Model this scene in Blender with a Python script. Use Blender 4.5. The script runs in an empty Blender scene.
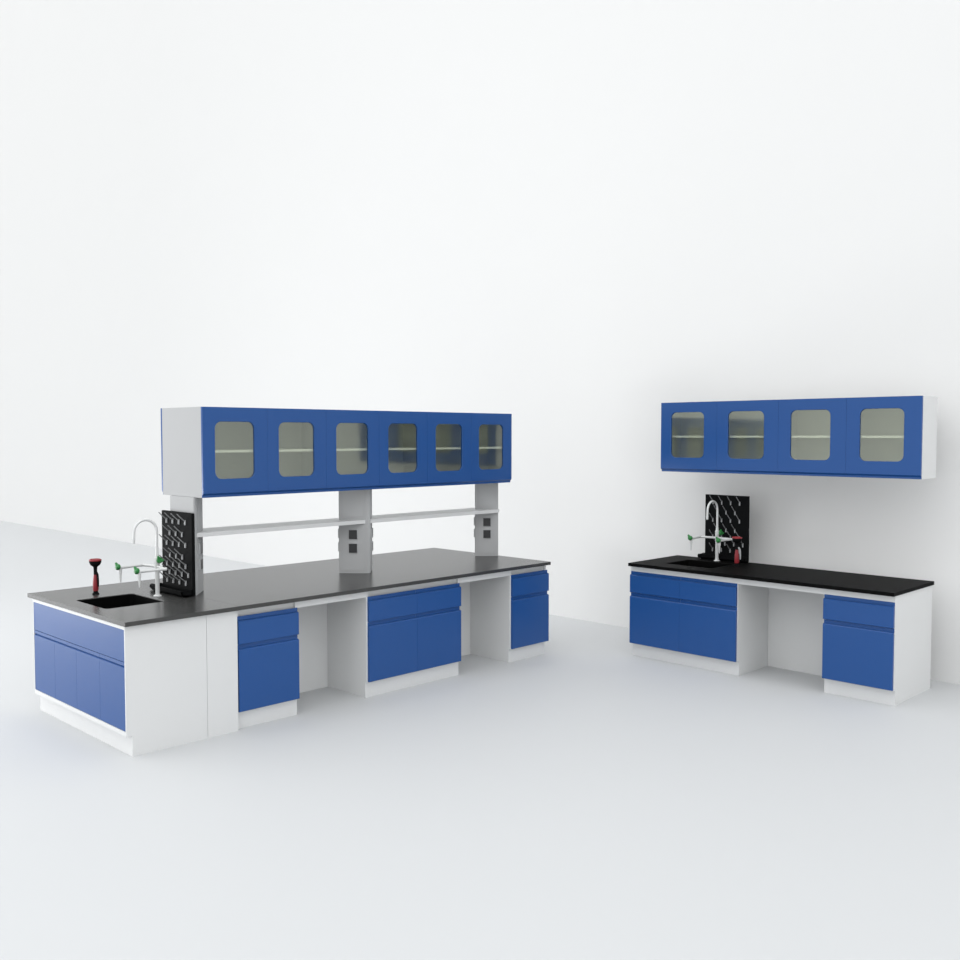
import bpy, bmesh, math
from mathutils import Vector, Matrix

S = bpy.context.scene
C = S.collection

# ------------------------------------------------------------------ materials
def mat(name, col, rough=0.5, spec=0.5, metal=0.0, bump=0.0, scale=200.0, var=0.0, coat=0.0):
    m = bpy.data.materials.new(name)
    m.use_nodes = True
    nt = m.node_tree
    b = nt.nodes['Principled BSDF']
    b.inputs['Base Color'].default_value = (*col, 1)
    b.inputs['Roughness'].default_value = rough
    b.inputs['Specular IOR Level'].default_value = spec
    b.inputs['Metallic'].default_value = metal
    b.inputs['Coat Weight'].default_value = coat
    b.inputs['Coat Roughness'].default_value = 0.08
    tc = nt.nodes.new('ShaderNodeTexCoord')
    nz = nt.nodes.new('ShaderNodeTexNoise')
    nz.inputs['Scale'].default_value = scale
    nz.inputs['Detail'].default_value = 3
    nt.links.new(tc.outputs['Object'], nz.inputs['Vector'])
    if var > 0:
        mx = nt.nodes.new('ShaderNodeMix'); mx.data_type = 'RGBA'
        mx.inputs[6].default_value = (*[c * (1 - var) for c in col], 1)
        mx.inputs[7].default_value = (*[min(1, c * (1 + var)) for c in col], 1)
        nt.links.new(nz.outputs['Fac'], mx.inputs[0])
        nt.links.new(mx.outputs[2], b.inputs['Base Color'])
    if bump > 0:
        bp = nt.nodes.new('ShaderNodeBump')
        bp.inputs['Strength'].default_value = bump
        bp.inputs['Distance'].default_value = 0.002
        nt.links.new(nz.outputs['Fac'], bp.inputs['Height'])
        nt.links.new(bp.outputs['Normal'], b.inputs['Normal'])
    return m

M_WALL = mat('white_wall_paint', (0.775, 0.776, 0.773), 0.95, 0.03, var=0.004, scale=1.5)
M_FLOOR = mat('pale_floor', (0.562, 0.573, 0.583), 0.6, 0.2, var=0.006, scale=0.8)
M_WHITE = mat('white_steel', (0.69, 0.696, 0.697), 0.45, 0.4, var=0.005, scale=60)
M_GREY = mat('pale_grey_steel', (0.45, 0.456, 0.462), 0.65, 0.15, var=0.006, scale=60)
M_BLUE = mat('blue_enamel', (0.012, 0.073, 0.262), 0.30, 0.4, var=0.02, scale=30)
M_TOP = mat('dark_grey_epoxy', (0.042, 0.042, 0.041), 0.27, 0.5, var=0.05, scale=220)
M_TOPB = mat('black_epoxy', (0.004, 0.004, 0.004), 0.55, 0.035, var=0.10, scale=220)
M_BLACK = mat('black_plastic', (0.006, 0.0065, 0.007), 0.6, 0.04, var=0.08, scale=120)
M_BASIN = mat('black_basin', (0.002, 0.002, 0.002), 0.7, 0.05, var=0.08, scale=90)
M_TAP = mat('white_coated_brass', (0.66, 0.67, 0.67), 0.25, 0.5, var=0.005, scale=80)
M_PEG = mat('grey_peg', (0.24, 0.245, 0.25), 0.4, 0.4, var=0.03, scale=90)
M_CLIP = mat('pale_grey_peg_foot', (0.40, 0.41, 0.42), 0.4, 0.4, var=0.03, scale=90)
M_GREEN = mat('green_plastic', (0.015, 0.18, 0.035), 0.35, 0.5, var=0.05, scale=60)
M_RED = mat('red_rubber', (0.26, 0.014, 0.022), 0.4, 0.5, var=0.05, scale=60)
M_SOCK = mat('grey_socket_housing', (0.42, 0.43, 0.44), 0.45, 0.4, var=0.02, scale=60)
M_SOCKD = mat('dark_socket_insert', (0.03, 0.031, 0.033), 0.4, 0.4, var=0.05, scale=60)
M_INSIDE = mat('cabinet_lining', (0.70, 0.71, 0.68), 0.55, 0.3, var=0.006, scale=60)

def glass(name):
    m = bpy.data.materials.new(name); m.use_nodes = True
    nt = m.node_tree; nt.nodes.clear()
    out = nt.nodes.new('ShaderNodeOutputMaterial')
    tr = nt.nodes.new('ShaderNodeBsdfTransparent'); tr.inputs[0].default_value = (0.90, 0.915, 0.86, 1)
    gl = nt.nodes.new('ShaderNodeBsdfGlossy'); gl.inputs['Color'].default_value = (0.93, 0.97, 0.90, 1)
    gl.inputs['Roughness'].default_value = 0.06
    mx = nt.nodes.new('ShaderNodeMixShader')
    mx.inputs[0].default_value = 0.12
    nt.links.new(tr.outputs[0], mx.inputs[1]); nt.links.new(gl.outputs[0], mx.inputs[2])
    nt.links.new(mx.outputs[0], out.inputs[0])
    return m
M_GLASS = glass('greenish_glass')

# ------------------------------------------------------------------ helpers
ORIGIN = {}
def thing(name, label, cat, loc, group=None):
    o = bpy.data.objects.new(name, None); C.objects.link(o)
    o.empty_display_size = 0.05
    o.location = loc; ORIGIN[o] = Vector(loc)
    o['label'] = label; o['category'] = cat
    if group: o['group'] = group
    return o

def obj(name, bm, m, parent=None, loc=None, smooth=False, label=None, cat=None, group=None, kind=None):
    base = ORIGIN[parent] if parent else Vector(loc or (0, 0, 0))
    bmesh.ops.translate(bm, verts=bm.verts, vec=-base)
    bmesh.ops.recalc_face_normals(bm, faces=bm.faces)
    me = bpy.data.meshes.new(name)
    bm.to_mesh(me); bm.free()
    me.materials.append(m)
    if smooth:
        for p in me.polygons: p.use_smooth = True
        try: me.set_sharp_from_angle(angle=math.radians(40))
        except Exception: pass
    o = bpy.data.objects.new(name, me); C.objects.link(o)
    ORIGIN[o] = base
    if parent: o.parent = parent
    else: o.location = base
    if label: o['label'] = label
    if cat: o['category'] = cat
    if group: o['group'] = group
    if kind: o['kind'] = kind
    return o

def B(): return bmesh.new()

def bx(bm, x0, x1, y0, y1, z0, z1, bev=0.0):
    t = bmesh.new()
    bmesh.ops.create_cube(t, size=1)
    for v in t.verts:
        v.co = Vector(((x0 + x1) / 2 + v.co.x * (x1 - x0), (y0 + y1) / 2 + v.co.y * (y1 - y0), (z0 + z1) / 2 + v.co.z * (z1 - z0)))
    if bev: bmesh.ops.bevel(t, geom=t.edges[:], offset=bev, segments=2, affect='EDGES', profile=0.5)
    merge(bm, t)
    return bm

def merge(bm, t):
    me = bpy.data.meshes.new('tmp'); t.to_mesh(me); t.free(); bm.from_mesh(me); bpy.data.meshes.remove(me)

def frame_fn(axis, plane):
    """(u, d, z): u along the front, d outwards from the carcass plane"""
    if axis == '-y': return lambda u, d, z: Vector((u, plane - d, z))
    if axis == '+y': return lambda u, d, z: Vector((u, plane + d, z))
    return lambda u, d, z: Vector((plane - d, u, z))

def prism_u(bm, F, prof, u0, u1):
    a = [bm.verts.new(F(u0, d, z)) for d, z in prof]
    b = [bm.verts.new(F(u1, d, z)) for d, z in prof]
    n = len(prof)
    for i in range(n):
        bm.faces.new((a[i], a[(i + 1) % n], b[(i + 1) % n], b[i]))
    bm.faces.new(a); bm.faces.new(b[::-1])
    return bm

def prism_z(bm, poly, z0, z1):
    a = [bm.verts.new((x, y, z0)) for x, y in poly]
    b = [bm.verts.new((x, y, z1)) for x, y in poly]
    n = len(poly)
    for i in range(n):
        bm.faces.new((a[i], a[(i + 1) % n], b[(i + 1) % n], b[i]))
    bm.faces.new(a[::-1]); bm.faces.new(b)
    return bm

def rr(a0, a1, b0, b1, r, n=6):
    """rounded rectangle points and matching points on the sharp corners' sides (unit fraction data)"""
    pts = []; tags = []
    for (ca, cb, s) in ((a1 - r, b1 - r, 0), (a0 + r, b1 - r, 1), (a0 + r, b0 + r, 2), (a1 - r, b0 + r, 3)):
        for i in range(n + 1):
            t = i / n; an = (s + t) * math.pi / 2
            pts.append((ca + r * math.cos(an), cb + r * math.sin(an))); tags.append((s, t))
    return pts, tags

def ring_outer(pts, tags, A0, A1, B0, B1):
    out = []
    first = {}; last = {}
    for p, (s, t) in zip(pts, tags):
        if t == 0: first[s] = p
        if t == 1: last[s] = p
    corner = {0: (A1, B1), 1: (A0, B1), 2: (A0, B0), 3: (A1, B0)}
    for p, (s, t) in zip(pts, tags):
        c = corner[s]
        f, l = first[s], last[s]
        if s in (0, 2): st = (c[0], f[1]); en = (l[0], c[1])
        else: st = (f[0], c[1]); en = (c[0], l[1])
        if t <= .5:
            k = t / .5; out.append((st[0] + (c[0] - st[0]) * k, st[1] + (c[1] - st[1]) * k))
        else:
            k = (t - .5) / .5; out.append((c[0] + (en[0] - c[0]) * k, c[1] + (en[1] - c[1]) * k))
    return out

def holed_slab(bm, P, outer, inner, r, d0, d1, ch=0.0, n=6):
    """P(a,b,d) -> point; slab between d0 (back) and d1 (front) with a rounded hole; ch = chamfer of the hole's front edge"""
    pts, tags = rr(*inner, r, n)
    out = ring_outer(pts, tags, *outer)
    N = len(pts)
    big, _ = rr(inner[0] - ch, inner[1] + ch, inner[2] - ch, inner[3] + ch, r + ch, n)
    loops = [[bm.verts.new(P(a, b, d0)) for a, b in pts], [bm.verts.new(P(a, b, d0)) for a, b in out],
             [bm.verts.new(P(a, b, d1)) for a, b in out], [bm.verts.new(P(a, b, d1)) for a, b in big]]
    if ch: loops.append([bm.verts.new(P(a, b, d1 - ch)) for a, b in pts])
    L = len(loops)
    for k in range(L):
        A = loops[k]; Bq = loops[(k + 1) % L]
        for i in range(N):
            j = (i + 1) % N
            bm.faces.new((A[i], A[j], Bq[j], Bq[i]))
    return bm

def tube(bm, pts, r, n=12, cap=True):
    pts = [Vector(p) for p in pts]
    rs = r if isinstance(r, (list, tuple)) else [r] * len(pts)
    rings = []
    up = None
    for i, p in enumerate(pts):
        t = (pts[min(i + 1, len(pts) - 1)] - pts[max(i - 1, 0)]).normalized()
        if up is None:
            up = t.orthogonal().normalized()
        up = (up - t * up.dot(t)).normalized()
        q = t.cross(up)
        rings.append([bm.verts.new(p + (up * math.cos(2 * math.pi * k / n) + q * math.sin(2 * math.pi * k / n)) * rs[i]) for k in range(n)])
    for a, b in zip(rings, rings[1:]):
        for k in range(n):
            bm.faces.new((a[k], a[(k + 1) % n], b[(k + 1) % n], b[k]))
    if cap:
        bm.faces.new(rings[0][::-1]); bm.faces.new(rings[-1])
    return bm

def lathe(bm, prof, c, axis=(0, 0, 1), n=20):
    """prof: (radius, height along axis)"""
    ax = Vector(axis).normalized(); u = ax.orthogonal().normalized(); w = ax.cross(u); c = Vector(c)
    rings = [[bm.verts.new(c + ax * h + (u * math.cos(2 * math.pi * k / n) + w * math.sin(2 * math.pi * k / n)) * r) for k in range(n)] for r, h in prof]
    for a, b in zip(rings, rings[1:]):
        for k in range(n): bm.faces.new((a[k], a[(k + 1) % n], b[(k + 1) % n], b[k]))
    bm.faces.new(rings[0][::-1]); bm.faces.new(rings[-1])
    return bm

T = 0.02            # thickness of fronts
def pull_front(F, u0, u1, z0, zt, t=T):
    """slab front whose top edge slopes back into a recessed finger-pull strip"""
    g = 0.0007
    prof = [(0, z0), (t - .003, z0), (t, z0 + .003), (t, zt - .036), (t - .005, zt - .030), (.001, zt - .027), (.001, zt), (0, zt)]
    return prism_u(B(), F, prof, u0 + g, u1 - g)

def pull_strip_bottom(bm, F, u0, u1, z0, zf, t=T):
    prof = [(0, z0), (.004, z0), (.004, zf - .014), (t - .001, zf - .001), (t - .001, zf + .001), (0, zf + .001)]
    return prism_u(bm, F, prof, u0, u1)

def window_door(F, u0, u1, z0, z1, wu, wz, parent, strip=0.03, r=0.05, off=0.0):
    g = 0.0006
    u0 += g; u1 -= g
    uc = (u0 + u1) / 2 + off
    inner = (uc - wu / 2, uc + wu / 2, wz[0], wz[1])
    bm = B()
    P = lambda a, b, d: F(a, d, b)
    holed_slab(bm, P, (u0, u1, z0 + strip, z1), inner, r, 0.0, T, 0.003)
    pull_strip_bottom(bm, F, u0, u1, z0, z0 + strip)
    d = obj('door', bm, M_BLUE, parent)
    # pane set in a rebate behind the frame
    pts, _ = rr(inner[0] - .0, inner[1] + .0, inner[2] - .0, inner[3] + .0, r)
    pb = B()
    a = [pb.verts.new(F(p, .006, q)) for p, q in pts]; b2 = [pb.verts.new(F(p, .010, q)) for p, q in pts]
    n = len(pts)
    pb.faces.new(a[::-1]); pb.faces.new(b2)
    for i in range(n): pb.faces.new((a[i], a[(i + 1) % n], b2[(i + 1) % n], b2[i]))
    obj('glass_pane', pb, M_GLASS, d)
    return d

# ------------------------------------------------------------------ the setting
XW = 8.132
bm = B(); bx(bm, -9, XW + .2, -9, 42, -.2, 0); obj('floor', bm, M_FLOOR, kind='structure')
bm = B(); bx(bm, XW, XW + .2, -9, 42, 0, 17); obj('wall_back', bm, M_WALL, kind='structure')

# ------------------------------------------------------------------ island
ZU, ZT = 0.822, 0.85
YF = 5.677          # face of the fronts
YC = 5.697          # carcass front
YP = 5.712          # plinth front
YB = 7.150
XM = 3.429
YMID = 6.426

# worktops
sx0, sx1, sy0, sy1 = 2.757, 3.170, 6.180, 6.664
bm = B()
holed_slab(bm, lambda a, b, d: Vector((a, b, d)), (2.634, XM - .0006, 5.647, 7.205), (sx0, sx1, sy0, sy1), 0.028, ZU, ZT, 0.004)
top_a = obj('worktop', bm, M_TOP, loc=(2.634, 5.647, ZU), label='dark grey island worktop slab with a cut-out for the sink, on the four-door end cabinet', cat='worktop')
bm = B(); bx(bm, XM + .0006, 6.628, 5.647, 7.205, ZU, ZT, 0.002)
obj('worktop', bm, M_TOP, loc=(XM, 5.647, ZU), label='long dark grey island worktop slab carrying the three grey columns', cat='worktop')

def basin(x0, x1, y0, y1, label):
    t = thing('sink', label, 'sink', ((x0 + x1) / 2, (y0 + y1) / 2, .58), 'sunken black sinks')
    bm = B()
    e = .0008
    out, _ = rr(x0 + e, x1 - e, y0 + e, y1 - e, .0275)
    top, _ = rr(x0 + .003, x1 - .003, y0 + .003, y1 - .003, .026)
    lo, _ = rr(x0 + .012, x1 - .012, y0 + .012, y1 - .012, .05)
    seq = []
    for pts, z in ((out, .60), (out, ZT - .005), (top, ZT - .005), (lo, .612)):
        seq.append([bm.verts.new((a, b, z)) for a, b in pts])
    n = len(top)
    for A, Q in zip(seq, seq[1:]):
        for i in range(n): bm.faces.new((A[i], A[(i + 1) % n], Q[(i + 1) % n], Q[i]))
    bm.faces.new(seq[3]); bm.faces.new(seq[0][::-1])
    obj('basin', bm, M_BASIN, t)
    bm = B(); lathe(bm, [(.001, 0), (.034, 0), (.034, .004), (.026, .006), (.001, .005)], ((x0 + x1) / 2, (y0 + y1) / 2, .613))
    obj('drain', bm, M_SOCKD, t, smooth=True)
    return t
basin(sx0, sx1, sy0, sy1, 'rectangular black sink with rounded corners sunk in the grey island worktop')

# end sink cabinet: four doors and a long false front facing -X
XE = 2.645
YE = 7.136
t = thing('sink_base_cabinet', 'white sink cabinet at the near end of the island, with four blue doors', 'cabinet', (2.92, 6.41, 0))
F = frame_fn('-x', XE + .018)
bm = B()
for y0, y1 in ((YF, YF + .010), (YE - .010, YE)):      # side panels with toe notch
    prof = [(XE, .132), (XE, ZU), (3.198, ZU), (3.198, 0), (XE + .038, 0), (XE + .038, .132)]
    a = [bm.verts.new((x, y0, z)) for x, z in prof]; b = [bm.verts.new((x, y1, z)) for x, z in prof]
    for i in range(6): bm.faces.new((a[i], a[(i + 1) % 6], b[(i + 1) % 6], b[i]))
    bm.faces.new(a); bm.faces.new(b[::-1])
bx(bm, 3.18, 3.198, YF + .010, YE - .010, 0, ZU)
bx(bm, XE, 3.18, YF + .010, YE - .010, .132, .160)
bx(bm, XE, XE + .05, YF + .010, YE - .010, .797, ZU)
obj('carcass', bm, M_WHITE, t)
bm = B(); bx(bm, XE + .038, XE + .056, YF + .010, YE - .010, 0, .132); obj('plinth', bm, M_WHITE, t)
ya, yb = YF + .0105, YE - .0105
bm = B()
prism_u(bm, F, [(0, .595), (.014, .595), (.016, .597), (.016, .795), (.014, .797), (0, .797)], ya, yb)
obj('false_front', bm, M_BLUE, t)
w = (yb - ya) / 4
for i in range(4):
    bm = B()
    prism_u(bm, F, [(0, .161), (.014, .161), (.016, .163), (.016, .557), (.005, .565), (.005, .569), (.015, .571), (.015, .593), (0, .593)], ya + i * w + .0008, ya + (i + 1) * w - .0008)
    obj('door', bm, M_BLUE, t)

# corner filler
bm = B(); bx(bm, 3.2005, 3.4275, YF, YF + .018, 0, ZU - .001); bx(bm, 3.2005, 3.2185, YF + .018, YB, 0, ZU - .001)
obj('filler_panel', bm, M_WHITE, loc=(3.2, YF, 0), label='plain white full-height filler panel between the end sink cabinet and the first blue drawer cabinet', cat='panel')

def base_cabinet(name, label, axis, front, back, a0, a1, ndoor, plinth, body=(0, 0), group=None, rec=0.0, seam=.5):
    """front: carcass front plane coordinate; a0..a1 along the run; body = inset of carcass sides"""
    sgn = 1
    if axis == '-y': loc = ((a0 + a1) / 2, (front + back) / 2, 0)
    else: loc = ((front + back) / 2, (a0 + a1) / 2, 0)
    t = thing(name, label, 'cabinet', loc, group)
    F = frame_fn(axis, front)
    b0, b1 = a0 + body[0], a1 - body[1]
    def box(bm, u0, u1, d0, d1, z0, z1):
        p = F(u0, -d0, z0); q = F(u1, -d1, z1)
        bx(bm, min(p.x, q.x), max(p.x, q.x), min(p.y, q.y), max(p.y, q.y), z0, z1)
    D = back - front; pd = plinth - front
    bm = B()
    for u0, u1 in ((b0, b0 + .018), (b1 - .018, b1)):
        box(bm, u0, u1, 0, pd, .12, ZU - .001)
        box(bm, u0, u1, pd, D, 0, ZU - .001)
    box(bm, b0 + .018, b1 - .018, D - .018, D, 0, ZU - .001)
    box(bm, b0 + .018, b1 - .018, 0, D - .018, .12, .138)
    box(bm, b0 + .018, b1 - .018, rec, rec + .03, .745, ZU - .001)
    obj('carcass', bm, M_WHITE, t)
    bm = B(); box(bm, b0 + .018, b1 - .018, pd, pd + .018, 0, .12); obj('plinth', bm, M_WHITE, t)
    us = [a0, a1] if ndoor == 1 else [a0, a0 + (a1 - a0) * seam, a1]
    for i in range(ndoor):
        obj('drawer', pull_front(F, us[i], us[i + 1], .582, .772), M_BLUE, t)
    for i in range(ndoor):
        obj('door', pull_front(F, us[i], us[i + 1], .122, .578), M_BLUE, t)
    return t

g = 'blue drawer and door cabinets under the island'
base_cabinet('base_cabinet', 'narrow blue one-drawer one-door cabinet of the island, beside the white filler panel', '-y', YC, YB, 3.437, 3.923, 1, YP, (-.008, .0), g, .022)
base_cabinet('base_cabinet', 'wide blue two-drawer two-door cabinet between the two knee spaces of the island', '-y', YC, YB, 4.555, 5.526, 2, YP, (-.012, .0), g, .022)
base_cabinet('base_cabinet', 'narrow blue one-drawer one-door cabinet at the far end of the island', '-y', YC, YB, 6.150, 6.637, 1, YP, (-.014, .019), g, .022)

def knee(axis, a0, a1, front, backp, label):
    F = frame_fn(axis, front)
    def box(bm, u0, u1, d0, d1, z0, z1):
        p = F(u0, -d0, z0); q = F(u1, -d1, z1)
        bx(bm, min(p.x, q.x), max(p.x, q.x), min(p.y, q.y), max(p.y, q.y), z0, z1)
    D = backp - front
    c = F((a0 + a1) / 2, -D, 0)
    t = thing('knee_space_panel', label, 'panel', c, 'white panels closing the knee spaces')
    bm = B(); box(bm, a0 + .0002, a1 - .0002, 0, .018, .770, ZU - .0002); obj('apron', bm, M_WHITE, t)
    bm = B(); box(bm, a0 + .001, a1 - .001, D, D + .018, 0, ZU - .001); obj('back_panel', bm, M_WHITE, t)
    for u in (a0 + .02, a1 - .05):
        bm = B(); box(bm, u, u + .03, .018, D, ZU - .020, ZU - .001); obj('rail', bm, M_WHITE, t)
knee('-y', 3.9235, 4.5425, YC, 6.184, 'white apron and back panel of the island knee space nearer the sink')
knee('-y', 5.5265, 6.1355, YC, 6.184, 'white apron and back panel of the far knee space of the island')

# columns ----------------------------------------------------------------
ZC = 1.550
def socket(t, c, nrm, zc):
    n = Vector((nrm[0], nrm[1], 0)).normalized(); s = Vector((-n.y, n.x, 0))
    c = Vector(c)
    def plate(w, h, d0, d1):
        bm = B()
        q = [(-w, -h), (w, -h), (w, h), (-w, h)]
        a = [bm.verts.new(c + s * u + n * d0 + Vector((0, 0, zc + v))) for u, v in q]
        b = [bm.verts.new(c + s * u * .94 + n * d1 + Vector((0, 0, zc + v * .94))) for u, v in q]
        for i in range(4): bm.faces.new((a[i], a[(i + 1) % 4], b[(i + 1) % 4], b[i]))
        bm.faces.new(a); bm.faces.new(b)
        return bm
    h = obj('socket', plate(.037, .041, 0, .010), M_SOCK, t)
    obj('socket_insert', plate(.034, .037, .010, .012), M_SOCKD, h)

def column(label, poly, faces, loc):
    t = thing('service_column', label, 'column', (loc[0], loc[1], ZT), 'grey service columns on the island')
    bm = B(); prism_z(bm, poly, ZT, ZC)
    bmesh.ops.bevel(bm, geom=[e for e in bm.edges if abs(e.verts[0].co.z - e.verts[1].co.z) > .1], offset=.004, segments=2, affect='EDGES')
    obj('post', bm, M_GREY, t)
    for (p, q, panel) in faces:
        p = Vector((*p, 0)); q = Vector((*q, 0)); e = (q - p).normalized()
        n = Vector((e.y, -e.x, 0)); m = (p + q) / 2
        L = (q - p).length
        if panel:
            for z0, z1 in ((.872, 1.255), (1.32, 1.54)):
                bm = B()
                a = [m + e * u * (L / 2 - .028) + Vector((0, 0, z)) for u, z in ((-1, z0), (1, z0), (1, z1), (-1, z1))]
                va = [bm.verts.new(x) for x in a]; vb = [bm.verts.new(x + n * .004) for x in a]
                for i in range(4): bm.faces.new((va[i], va[(i + 1) % 4], vb[(i + 1) % 4], vb[i]))
                bm.faces.new(va); bm.faces.new(vb)
                obj('cover_plate', bm, M_GREY, t)
        for zc in (1.172, 1.059): socket(t, m + n * (.004 if panel else 0), n, zc)
    return t
# plan points: front flat edge y=6.252, rear y=6.600
mc = 5.018
hexa = [(mc - .174, YMID), (mc - .015, 6.252), (mc + .015, 6.252), (mc + .174, YMID), (mc + .015, 6.6), (mc - .015, 6.6)]
column('grey six-sided service column with sockets standing at the middle of the island', hexa,
       [(hexa[0], hexa[1], True), (hexa[2], hexa[3], True), (hexa[3], hexa[4], True), (hexa[5], hexa[0], True)], (mc, YMID))
p1 = [(3.436, 6.252), (3.45, 6.252), (3.603, YMID), (3.45, 6.6), (3.436, 6.6)]
column('grey service column behind the black drying rack at the sink end of the island', p1,
       [(p1[1], p1[2], True), (p1[2], p1[3], True)], (3.5, YMID))
p3 = [(6.440, YMID), (6.602, 6.276), (6.602, 6.576)]
column('grey service column with sockets at the far end of the island worktop', p3,
       [(p3[0], p3[1], True), (p3[2], p3[0], True)], (6.55, YMID))

# reagent shelves: their ends are cut to the slanted column faces
def cut_shelf(label, xa, xb):
    y0, ym, y1 = 6.264, YMID, 6.58
    k = (.174 - .015) / (YMID - 6.252)
    def off(y): return .015 + (y - 6.252) * k if y <= ym else .015 + (6.6 - y) * k
    poly = []
    for y in (y0, ym, y1): poly.append((xa(off(y)), y))
    for y in (y1, ym, y0): poly.append((xb(off(y)), y))
    bm = B(); prism_z(bm, poly, 1.263, 1.293)
    obj('shelf', bm, M_WHITE, loc=((poly[0][0] + poly[-1][0]) / 2, YMID, 1.263), label=label, cat='shelf', group='narrow shelves between the columns')
e1 = lambda o: 3.436 + .0145 + (o - .015) * .9623 + .0012
e3 = lambda o: 6.602 - (6.602 - 6.440) * max(0.0, min(1.0, ((o - .015) / .159 * .174 - .024) / .15)) - .0012
cut_shelf('narrow white shelf between the sink-end column and the middle column', e1, lambda o: mc - o - .0012)
cut_shelf('narrow white shelf between the middle column and the far-end column', lambda o: mc + o + .0012, e3)

# ------------------------------------------------------------------ glazed cabinets
def glazed(label, axis, front, depth, a0, a1, z0, z1, wu, wz, zs, group, both=False, r=.05, off=0.0):
    """front: outer plane of the carcass at the doors; depth: carcass depth behind it"""
    F = frame_fn(axis, front)
    c = F((a0 + a1) / 2, -depth / 2, z0)
    t = thing('wall_cabinet' if axis == '-x' else 'overhead_cabinet', label, 'cabinet', c, group)
    def box(bm, u0, u1, d0, d1, zz0, zz1):
        p = F(u0, -d0, zz0); q = F(u1, -d1, zz1)
        bx(bm, min(p.x, q.x), max(p.x, q.x), min(p.y, q.y), max(p.y, q.y), zz0, zz1)
    bm = B(); th = .018
    A0, A1 = a0 + .0012, a1 - .0012
    box(bm, A0, A0 + th, 0, depth, z0, z1); box(bm, A1 - th, A1, 0, depth, z0, z1)
    box(bm, A0 + th, A1 - th, 0, depth, z0, z0 + th); box(bm, A0 + th, A1 - th, 0, depth, z1 - th, z1)
    if both: box(bm, A0 + th, A1 - th, depth / 2 - .006, depth / 2 + .006, z0 + th, z1 - th)
    else: box(bm, A0 + th, A1 - th, depth - .012, depth, z0 + th, z1 - th)
    obj('carcass', bm, M_GREY if both else M_WHITE, t)
    sd = (depth / 2 - .006) if both else depth - .012
    bm = B(); box(bm, A0 + th, A1 - th, .012, sd, zs - .009, zs + .009); obj('shelf', bm, M_WHITE, t)
    w = (a1 - a0) / 2
    for i in range(2):
        window_door(F, a0 + i * w, a0 + (i + 1) * w, z0, z1, wu, wz, t, r=r, off=off)
    if not both:
        for v in (.22, .78):
            uc = A0 + (A1 - A0) * v
            bm = B(); box(bm, uc - .03, uc + .03, depth, XW - front, z1 - .16, z1 - .10); box(bm, uc - .03, uc + .03, depth, depth + .006, z0 + .2, z1 - .08)
            box(bm, uc - .05, uc + .05, XW - front - .006, XW - front, z1 - .20, z1 - .06)
            obj('wall_bracket', bm, M_GREY, t)
    if both:
        F2 = frame_fn('+y', front + depth)
        bm = B(); box(bm, A0 + th, A1 - th, depth / 2 + .006, depth - .012, zs - .009, zs + .009); obj('shelf', bm, M_WHITE, t)
        for i in range(2):
            window_door(F2, a0 + i * w, a0 + (i + 1) * w, z0, z1, wu, wz, t, r=r, off=off)
    return t
g = 'blue glazed cabinets over the island'
u0, u1 = 3.445, 6.630
w3 = (u1 - u0) / 3
for i, lb in enumerate(('blue two-door glazed cabinet over the sink end of the island, above the black drying rack',
                        'middle blue two-door glazed cabinet over the island, resting on the middle column',
                        'blue two-door glazed cabinet over the far end of the island')):
    glazed(lb, '-y', 6.154, .566, u0 + i * w3, u0 + (i + 1) * w3, 1.551, 2.192, .320, (1.681, 2.089), 1.877, g, both=True, off=-.006)
g = 'blue glazed cabinets on the wall'
v0, v1 = 2.753, 5.086
vm = (v0 + v1) / 2
glazed('blue two-door glazed cabinet fixed to the wall above the drying rack and sink', '-x', 7.547, .293, vm, v1, 1.6584, 2.2904, .342, (1.790, 2.199), 1.98, g, r=.048, off=.012)
glazed('blue two-door glazed cabinet fixed to the wall above the empty right half of the bench', '-x', 7.547, .293, v0, vm, 1.6584, 2.2904, .342, (1.790, 2.199), 1.98, g, r=.048, off=.012)

# ------------------------------------------------------------------ wall bench
XF, XC, XP, XB = 7.088, 7.108, 7.141, 7.840
FLx, FLy = 3.240, 6.424       # faucet on the island
FRx, FRy = 7.734, 4.610       # faucet on the bench
qx0, qx1, qy0, qy1 = 7.262, 7.640, 4.382, 4.846
bm = B()
holed_slab(bm, lambda a, b, d: Vector((a, b, d)), (7.052, 7.846, 2.750, 5.102), (qx0, qx1, qy0, qy1), 0.028, ZU, ZT, 0.004)
obj('worktop', bm, M_TOPB, loc=(7.05, 3.9, ZU), label='black worktop of the bench near the wall, with its own sink cut-out', cat='worktop')
basin(qx0, qx1, qy0, qy1, 'rectangular black sink sunk in the black bench worktop near the wall')
g = 'blue drawer and door cabinets under the wall bench'
base_cabinet('base_cabinet', 'wide blue two-drawer two-door cabinet at the left end of the bench, under the sink', '-x', XC, XB, 4.0425, 5.108, 2, XP, (-.004, -.004), g, 0, .511)
base_cabinet('base_cabinet', 'narrow blue one-drawer one-door cabinet at the right end of the bench', '-x', XC, XB, 2.762, 3.299, 1, XP, (.0, -.004), g)
knee('-x', 3.3032, 4.0383, XC, 7.6234, 'white apron and back panel of the knee space in the bench near the wall')

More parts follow.
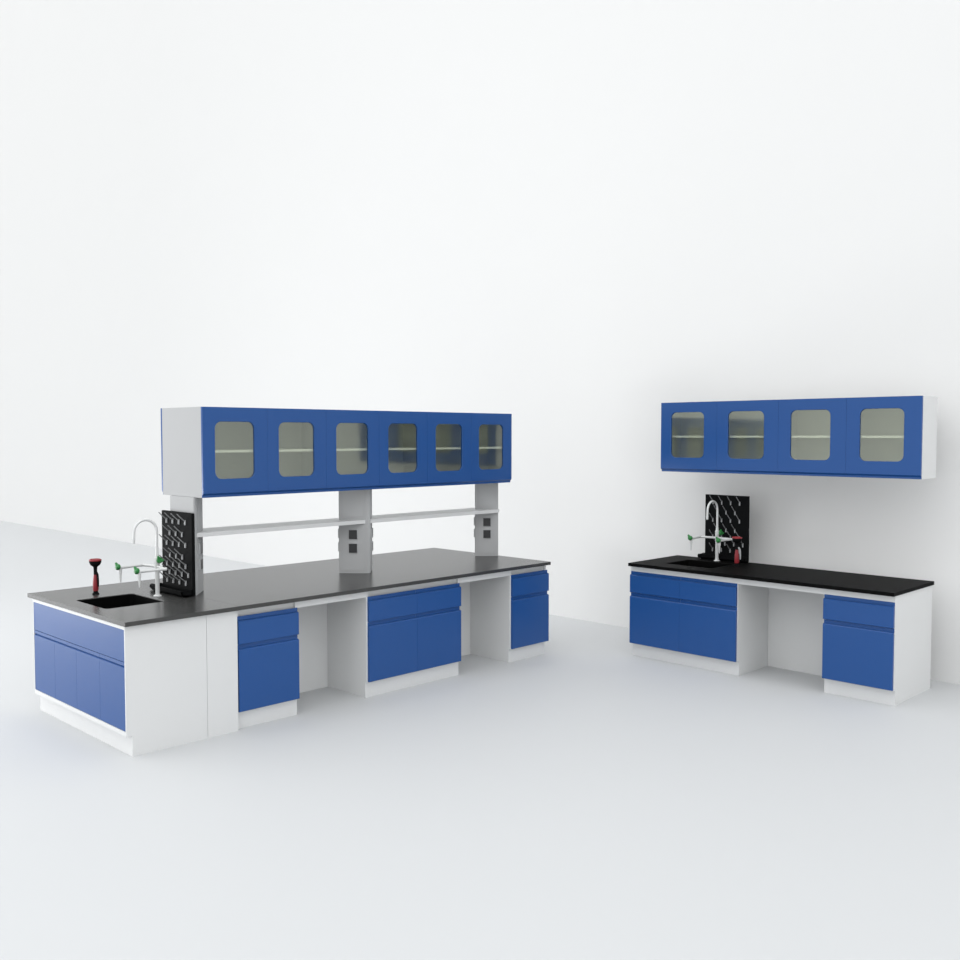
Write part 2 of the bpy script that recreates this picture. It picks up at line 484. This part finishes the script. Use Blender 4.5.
# ------------------------------------------------------------------ faucets
def faucet(label, x, y):
    t = thing('laboratory_faucet', label, 'faucet', (x, y, ZT), 'white swan-neck laboratory faucets')
    O = Vector((x, y, ZT))
    P = lambda a, b, c: O + Vector((a, b, c))
    bm = B(); lathe(bm, [(.0005, 0), (.028, 0), (.028, .005), (.020, .010), (.0005, .012)], O); obj('base_flange', bm, M_TAP, t, smooth=True)
    bm = B(); tube(bm, [P(0, 0, .006), P(0, 0, .18), P(0, 0, .19), P(0, 0, .275), P(0, 0, .28), P(0, 0, .305)], [.015, .015, .018, .018, .013, .012], 18)
    obj('riser', bm, M_TAP, t, smooth=True)
    R = .084
    pts = [P(0, 0, .30), P(0, 0, .40), P(0, 0, .464)]
    for i in range(1, 17):
        a = math.pi * i / 16
        pts.append(P(-R + R * math.cos(a), 0, .464 + R * math.sin(a)))
    pts += [P(-2 * R - .002, 0, .44), P(-2 * R - .003, 0, .42), P(-2 * R - .0031, 0, .4199), P(-2 * R - .004, 0, .388)]
    bm = B(); tube(bm, pts, [.0095] * (len(pts) - 2) + [.0115, .0085], 14); obj('gooseneck', bm, M_TAP, t, smooth=True)
    bm = B(); pts = [P(-.028 - .03 * 0 + .028 * (1 - (v / .158) ** 2), v, .21) for v in [(-.158 + .316 * i / 12) for i in range(13)]]
    tube(bm, pts, .0105, 14); obj('crossbar', bm, M_TAP, t, smooth=True)
    for s in (-1, 1):
        bm = B()
        tube(bm, [P(-.012, s * .158, .210), P(-.03, s * .156, .21), P(-.11, s * .150, .209), P(-.208, s * .144, .209)], [.012, .0105, .009, .012], 14)
        arm = obj('outlet_arm', bm, M_TAP, t, smooth=True)
        bm = B()
        tube(bm, [P(-.203, s * .145, .21), P(-.203, s * .145, .168), P(-.203, s * .145, .166), P(-.203, s * .145, .13), P(-.203, s * .145, .10)], [.0115, .0115, .0085, .0075, .0045], 14)
        obj('nozzle', bm, M_TAP, arm, smooth=True)
        bm = B(); knob(bm, P(-.208, s * .144, .211), Vector((-1, 0, .25)))
        obj('lever_handle', bm, M_GREEN, t, smooth=True, label='green lever handle')
    bm = B(); tube(bm, [P(0, -.012, .255), P(0, -.026, .255)], .011, 14); obj('valve_stem', bm, M_TAP, t, smooth=True)
    bm = B(); knob(bm, P(0, -.024, .256), Vector((0, -1, .2)))
    obj('lever_handle', bm, M_GREEN, t, smooth=True, label='green lever handle')
    return t

def knob(bm, c, ax):
    ax = ax.normalized()
    lathe(bm, [(.0005, 0), (.015, 0), (.021, .006), (.022, .018), (.017, .026), (.0005, .028)], c, ax, 16)
    # two wings across the cap
    side = ax.cross(Vector((0, 0, 1))).normalized(); up = side.cross(ax).normalized()
    for k in (1, -1):
        w = (up * .85 + side * .5 * k).normalized() if k == 1 else (-up * .25 - side).normalized()
        a = c + ax * .016
        L = .032 if k == 1 else .024
        tube(bm, [a, a + w * L * .6 + ax * .006, a + w * L + ax * .014], [.013, .0115, .006], 10)
faucet('white triple-outlet faucet with green handles beside the island sink', FLx, FLy)
faucet('white triple-outlet faucet with green handles on the black bench near the wall', FRx, FRy)

# ------------------------------------------------------------------ drying racks
def rack(label, xf, th, y0, y1, zt, d, sp):
    """xf: front plane of the board"""
    t = thing('drying_rack', label, 'drying rack', (xf, (y0 + y1) / 2, ZT), 'black peg drying racks')
    bm = B(); bx(bm, xf, xf + th, y0, y1, ZT + .002, zt, .003); obj('board', bm, M_BLACK, t)
    bm = B()
    prof = [(0, .0), (d - .02, 0), (d, .018), (d + .002, .044), (d - .006, .046), (d - .012, .016), (.006, .012), (.006, .05), (0, .05)]
    Fx = frame_fn('-x', xf - .0005)
    prism_u(bm, Fx, [(a, ZT + z) for a, z in prof], y0, y1 + .015)
    for ya, yb in ((y0, y0 + .006), (y1 + .009, y1 + .015)):
        prism_u(bm, Fx, [(0, ZT), (d - .02, ZT), (d, ZT + .018), (d + .002, ZT + .044), (0, ZT + .05)], ya, yb)
    obj('drip_trough', bm, M_BLACK, t)
    bm = B(); tube(bm, [(xf - .05, y1 + .012, ZT + .026), (xf - .05, y1 + sp, ZT + .026)], .018, 14); obj('drain_spout', bm, M_BLACK, t, smooth=True)
    rows = [(.088, 4, 0), (.176, 3, .5), (.25, 4, 0), (.338, 3, .5), (.402, 4, 0), (.462, 4, .4), (.522, 4, 0)]
    first = None
    for dz, n, sh in rows:
        for i in range(n):
            y = y1 - .085 - (i + sh) * .0905
            z = zt - dz
            if first is None:
                bm = B()
                tube(bm, [(xf - .006, y, z + .03), (xf - .014, y, z + .034), (xf - .04, y, z + .056), (xf - .066, y, z + .082)], [.0042, .0042, .0040, .0034], 8)
                nf = len(bm.faces)
                bx(bm, xf - .011, xf, y - .0048, y + .0048, z, z + .036, .002)
                bm.faces.ensure_lookup_table()
                for fc in bm.faces[nf:]: fc.material_index = 1
                first = obj('peg', bm, M_PEG, t); first.data.materials.append(M_CLIP); org = (y, z)
            else:
                c = first.copy(); C.objects.link(c); c.parent = t
                c.location = (0, y - org[0], z - org[1])
    return t
rack('black peg drying rack standing against the sink-end column of the island', 3.402, .024, 6.222, 6.664, 1.440, .085, .07)
rack('black peg drying rack standing at the back of the bench near the wall', 7.826, .018, 4.349, 4.793, 1.446, .06, .035)

# ------------------------------------------------------------------ eyewash sprays
def spray(label, x, y, flip):
    t = thing('eyewash_spray', label, 'eyewash spray', (x, y, ZT), 'red and black hand-held eyewash sprays')
    O = Vector((x, y, ZT)); P = lambda a, b, c: O + Vector((a, b, c))
    bm = B(); lathe(bm, [(.0005, 0), (.024, 0), (.024, .006), (.017, .012), (.015, .03), (.0005, .032)], O); obj('base', bm, M_BLACK, t, smooth=True)
    bm = B(); lathe(bm, [(.0005, .024), (.0175, .024), (.021, .045), (.019, .09), (.015, .125), (.012, .145), (.0005, .146)], O)
    obj('grip', bm, M_RED, t, smooth=True, label='red grip')
    bm = B(); tube(bm, [P(0, 0, .14), P(0, 0, .18), P(0, 0, .212)], [.0125, .0125, .016], 14); obj('neck', bm, M_BLACK, t, smooth=True)
    K = .966
    P = lambda a, b, c: O + Vector((a, b, c * K))
    s = -1
    bm = B(); tube(bm, [P(.0, s * .014, .17), P(.004, s * .026, .15), P(.006, s * .030, .10), P(.006, s * .030, .06)], [.007, .0075, .007, .005], 10)
    obj('squeeze_lever', bm, M_BLACK if not flip else M_SOCK, t, smooth=True, label='dark squeeze lever')
    bm = B(); lathe(bm, [(.0005, .198), (.016, .199), (.032, .211), (.041, .229), (.042, .241), (.0005, .2415)], O); obj('head', bm, M_BLACK, t, smooth=True)
    bm = B(); lathe(bm, [(.0005, .2415), (.043, .2415), (.044, .245), (.043, .251), (.036, .254), (.034, .249), (.0005, .248)], O)
    obj('face_ring', bm, M_RED, t, smooth=True, label='red spray face')
    return t
spray('red and black eyewash spray standing behind the island sink', 2.965, 6.814, False)
spray('red and black eyewash spray standing on the black bench in front of its drying rack', 7.563, 4.311, True)

# ------------------------------------------------------------------ light
W = bpy.data.worlds.new('World'); S.world = W; W.use_nodes = True
nt = W.node_tree
bg = nt.nodes['Background']
tc = nt.nodes.new('ShaderNodeTexCoord'); sp = nt.nodes.new('ShaderNodeSeparateXYZ')
rp = nt.nodes.new('ShaderNodeValToRGB')          # studio dome: dim at the horizon, bright overhead
nt.links.new(tc.outputs['Generated'], sp.inputs[0]); nt.links.new(sp.outputs['Z'], rp.inputs[0])
e = rp.color_ramp.elements
LO, HI = 0.97, 1.87
e[0].position = 0.0; e[0].color = (LO * .99, LO, LO, 1)
e[1].position = 0.75; e[1].color = (HI * .985, HI * .995, HI, 1)
nt.links.new(rp.outputs[0], bg.inputs['Color'])
bg.inputs['Strength'].default_value = 1.0

al = bpy.data.lights.new('added_fill', 'AREA'); al.shape = 'RECTANGLE'; al.size = 3.0; al.size_y = 1.1; al.energy = 120  # added fill lamp out of view, brightens the blue doors at the sink end
lo = bpy.data.objects.new('added_fill_light', al); C.objects.link(lo)
lo.location = (-.4, 11.2, .85)
lo.rotation_euler = (Vector((2.65, 6.4, .5)) - Vector(lo.location)).to_track_quat('-Z', 'Y').to_euler()

# ------------------------------------------------------------------ camera
cam = bpy.data.cameras.new('camera'); co = bpy.data.objects.new('camera', cam); C.objects.link(co)
co.location = (0, 0, 1.9919)
co.rotation_euler = (math.pi / 2 - .0463, 0, .77932 - math.pi / 2)
cam.sensor_width = 36; cam.lens = 965.26 / 960 * 36
cam.clip_end = 200
S.camera = co
S.view_settings.view_transform = 'Standard'
S.view_settings.look = 'None'
S.view_settings.gamma = 1
S.view_settings.exposure = 0.0
S.view_settings.use_curve_mapping = False
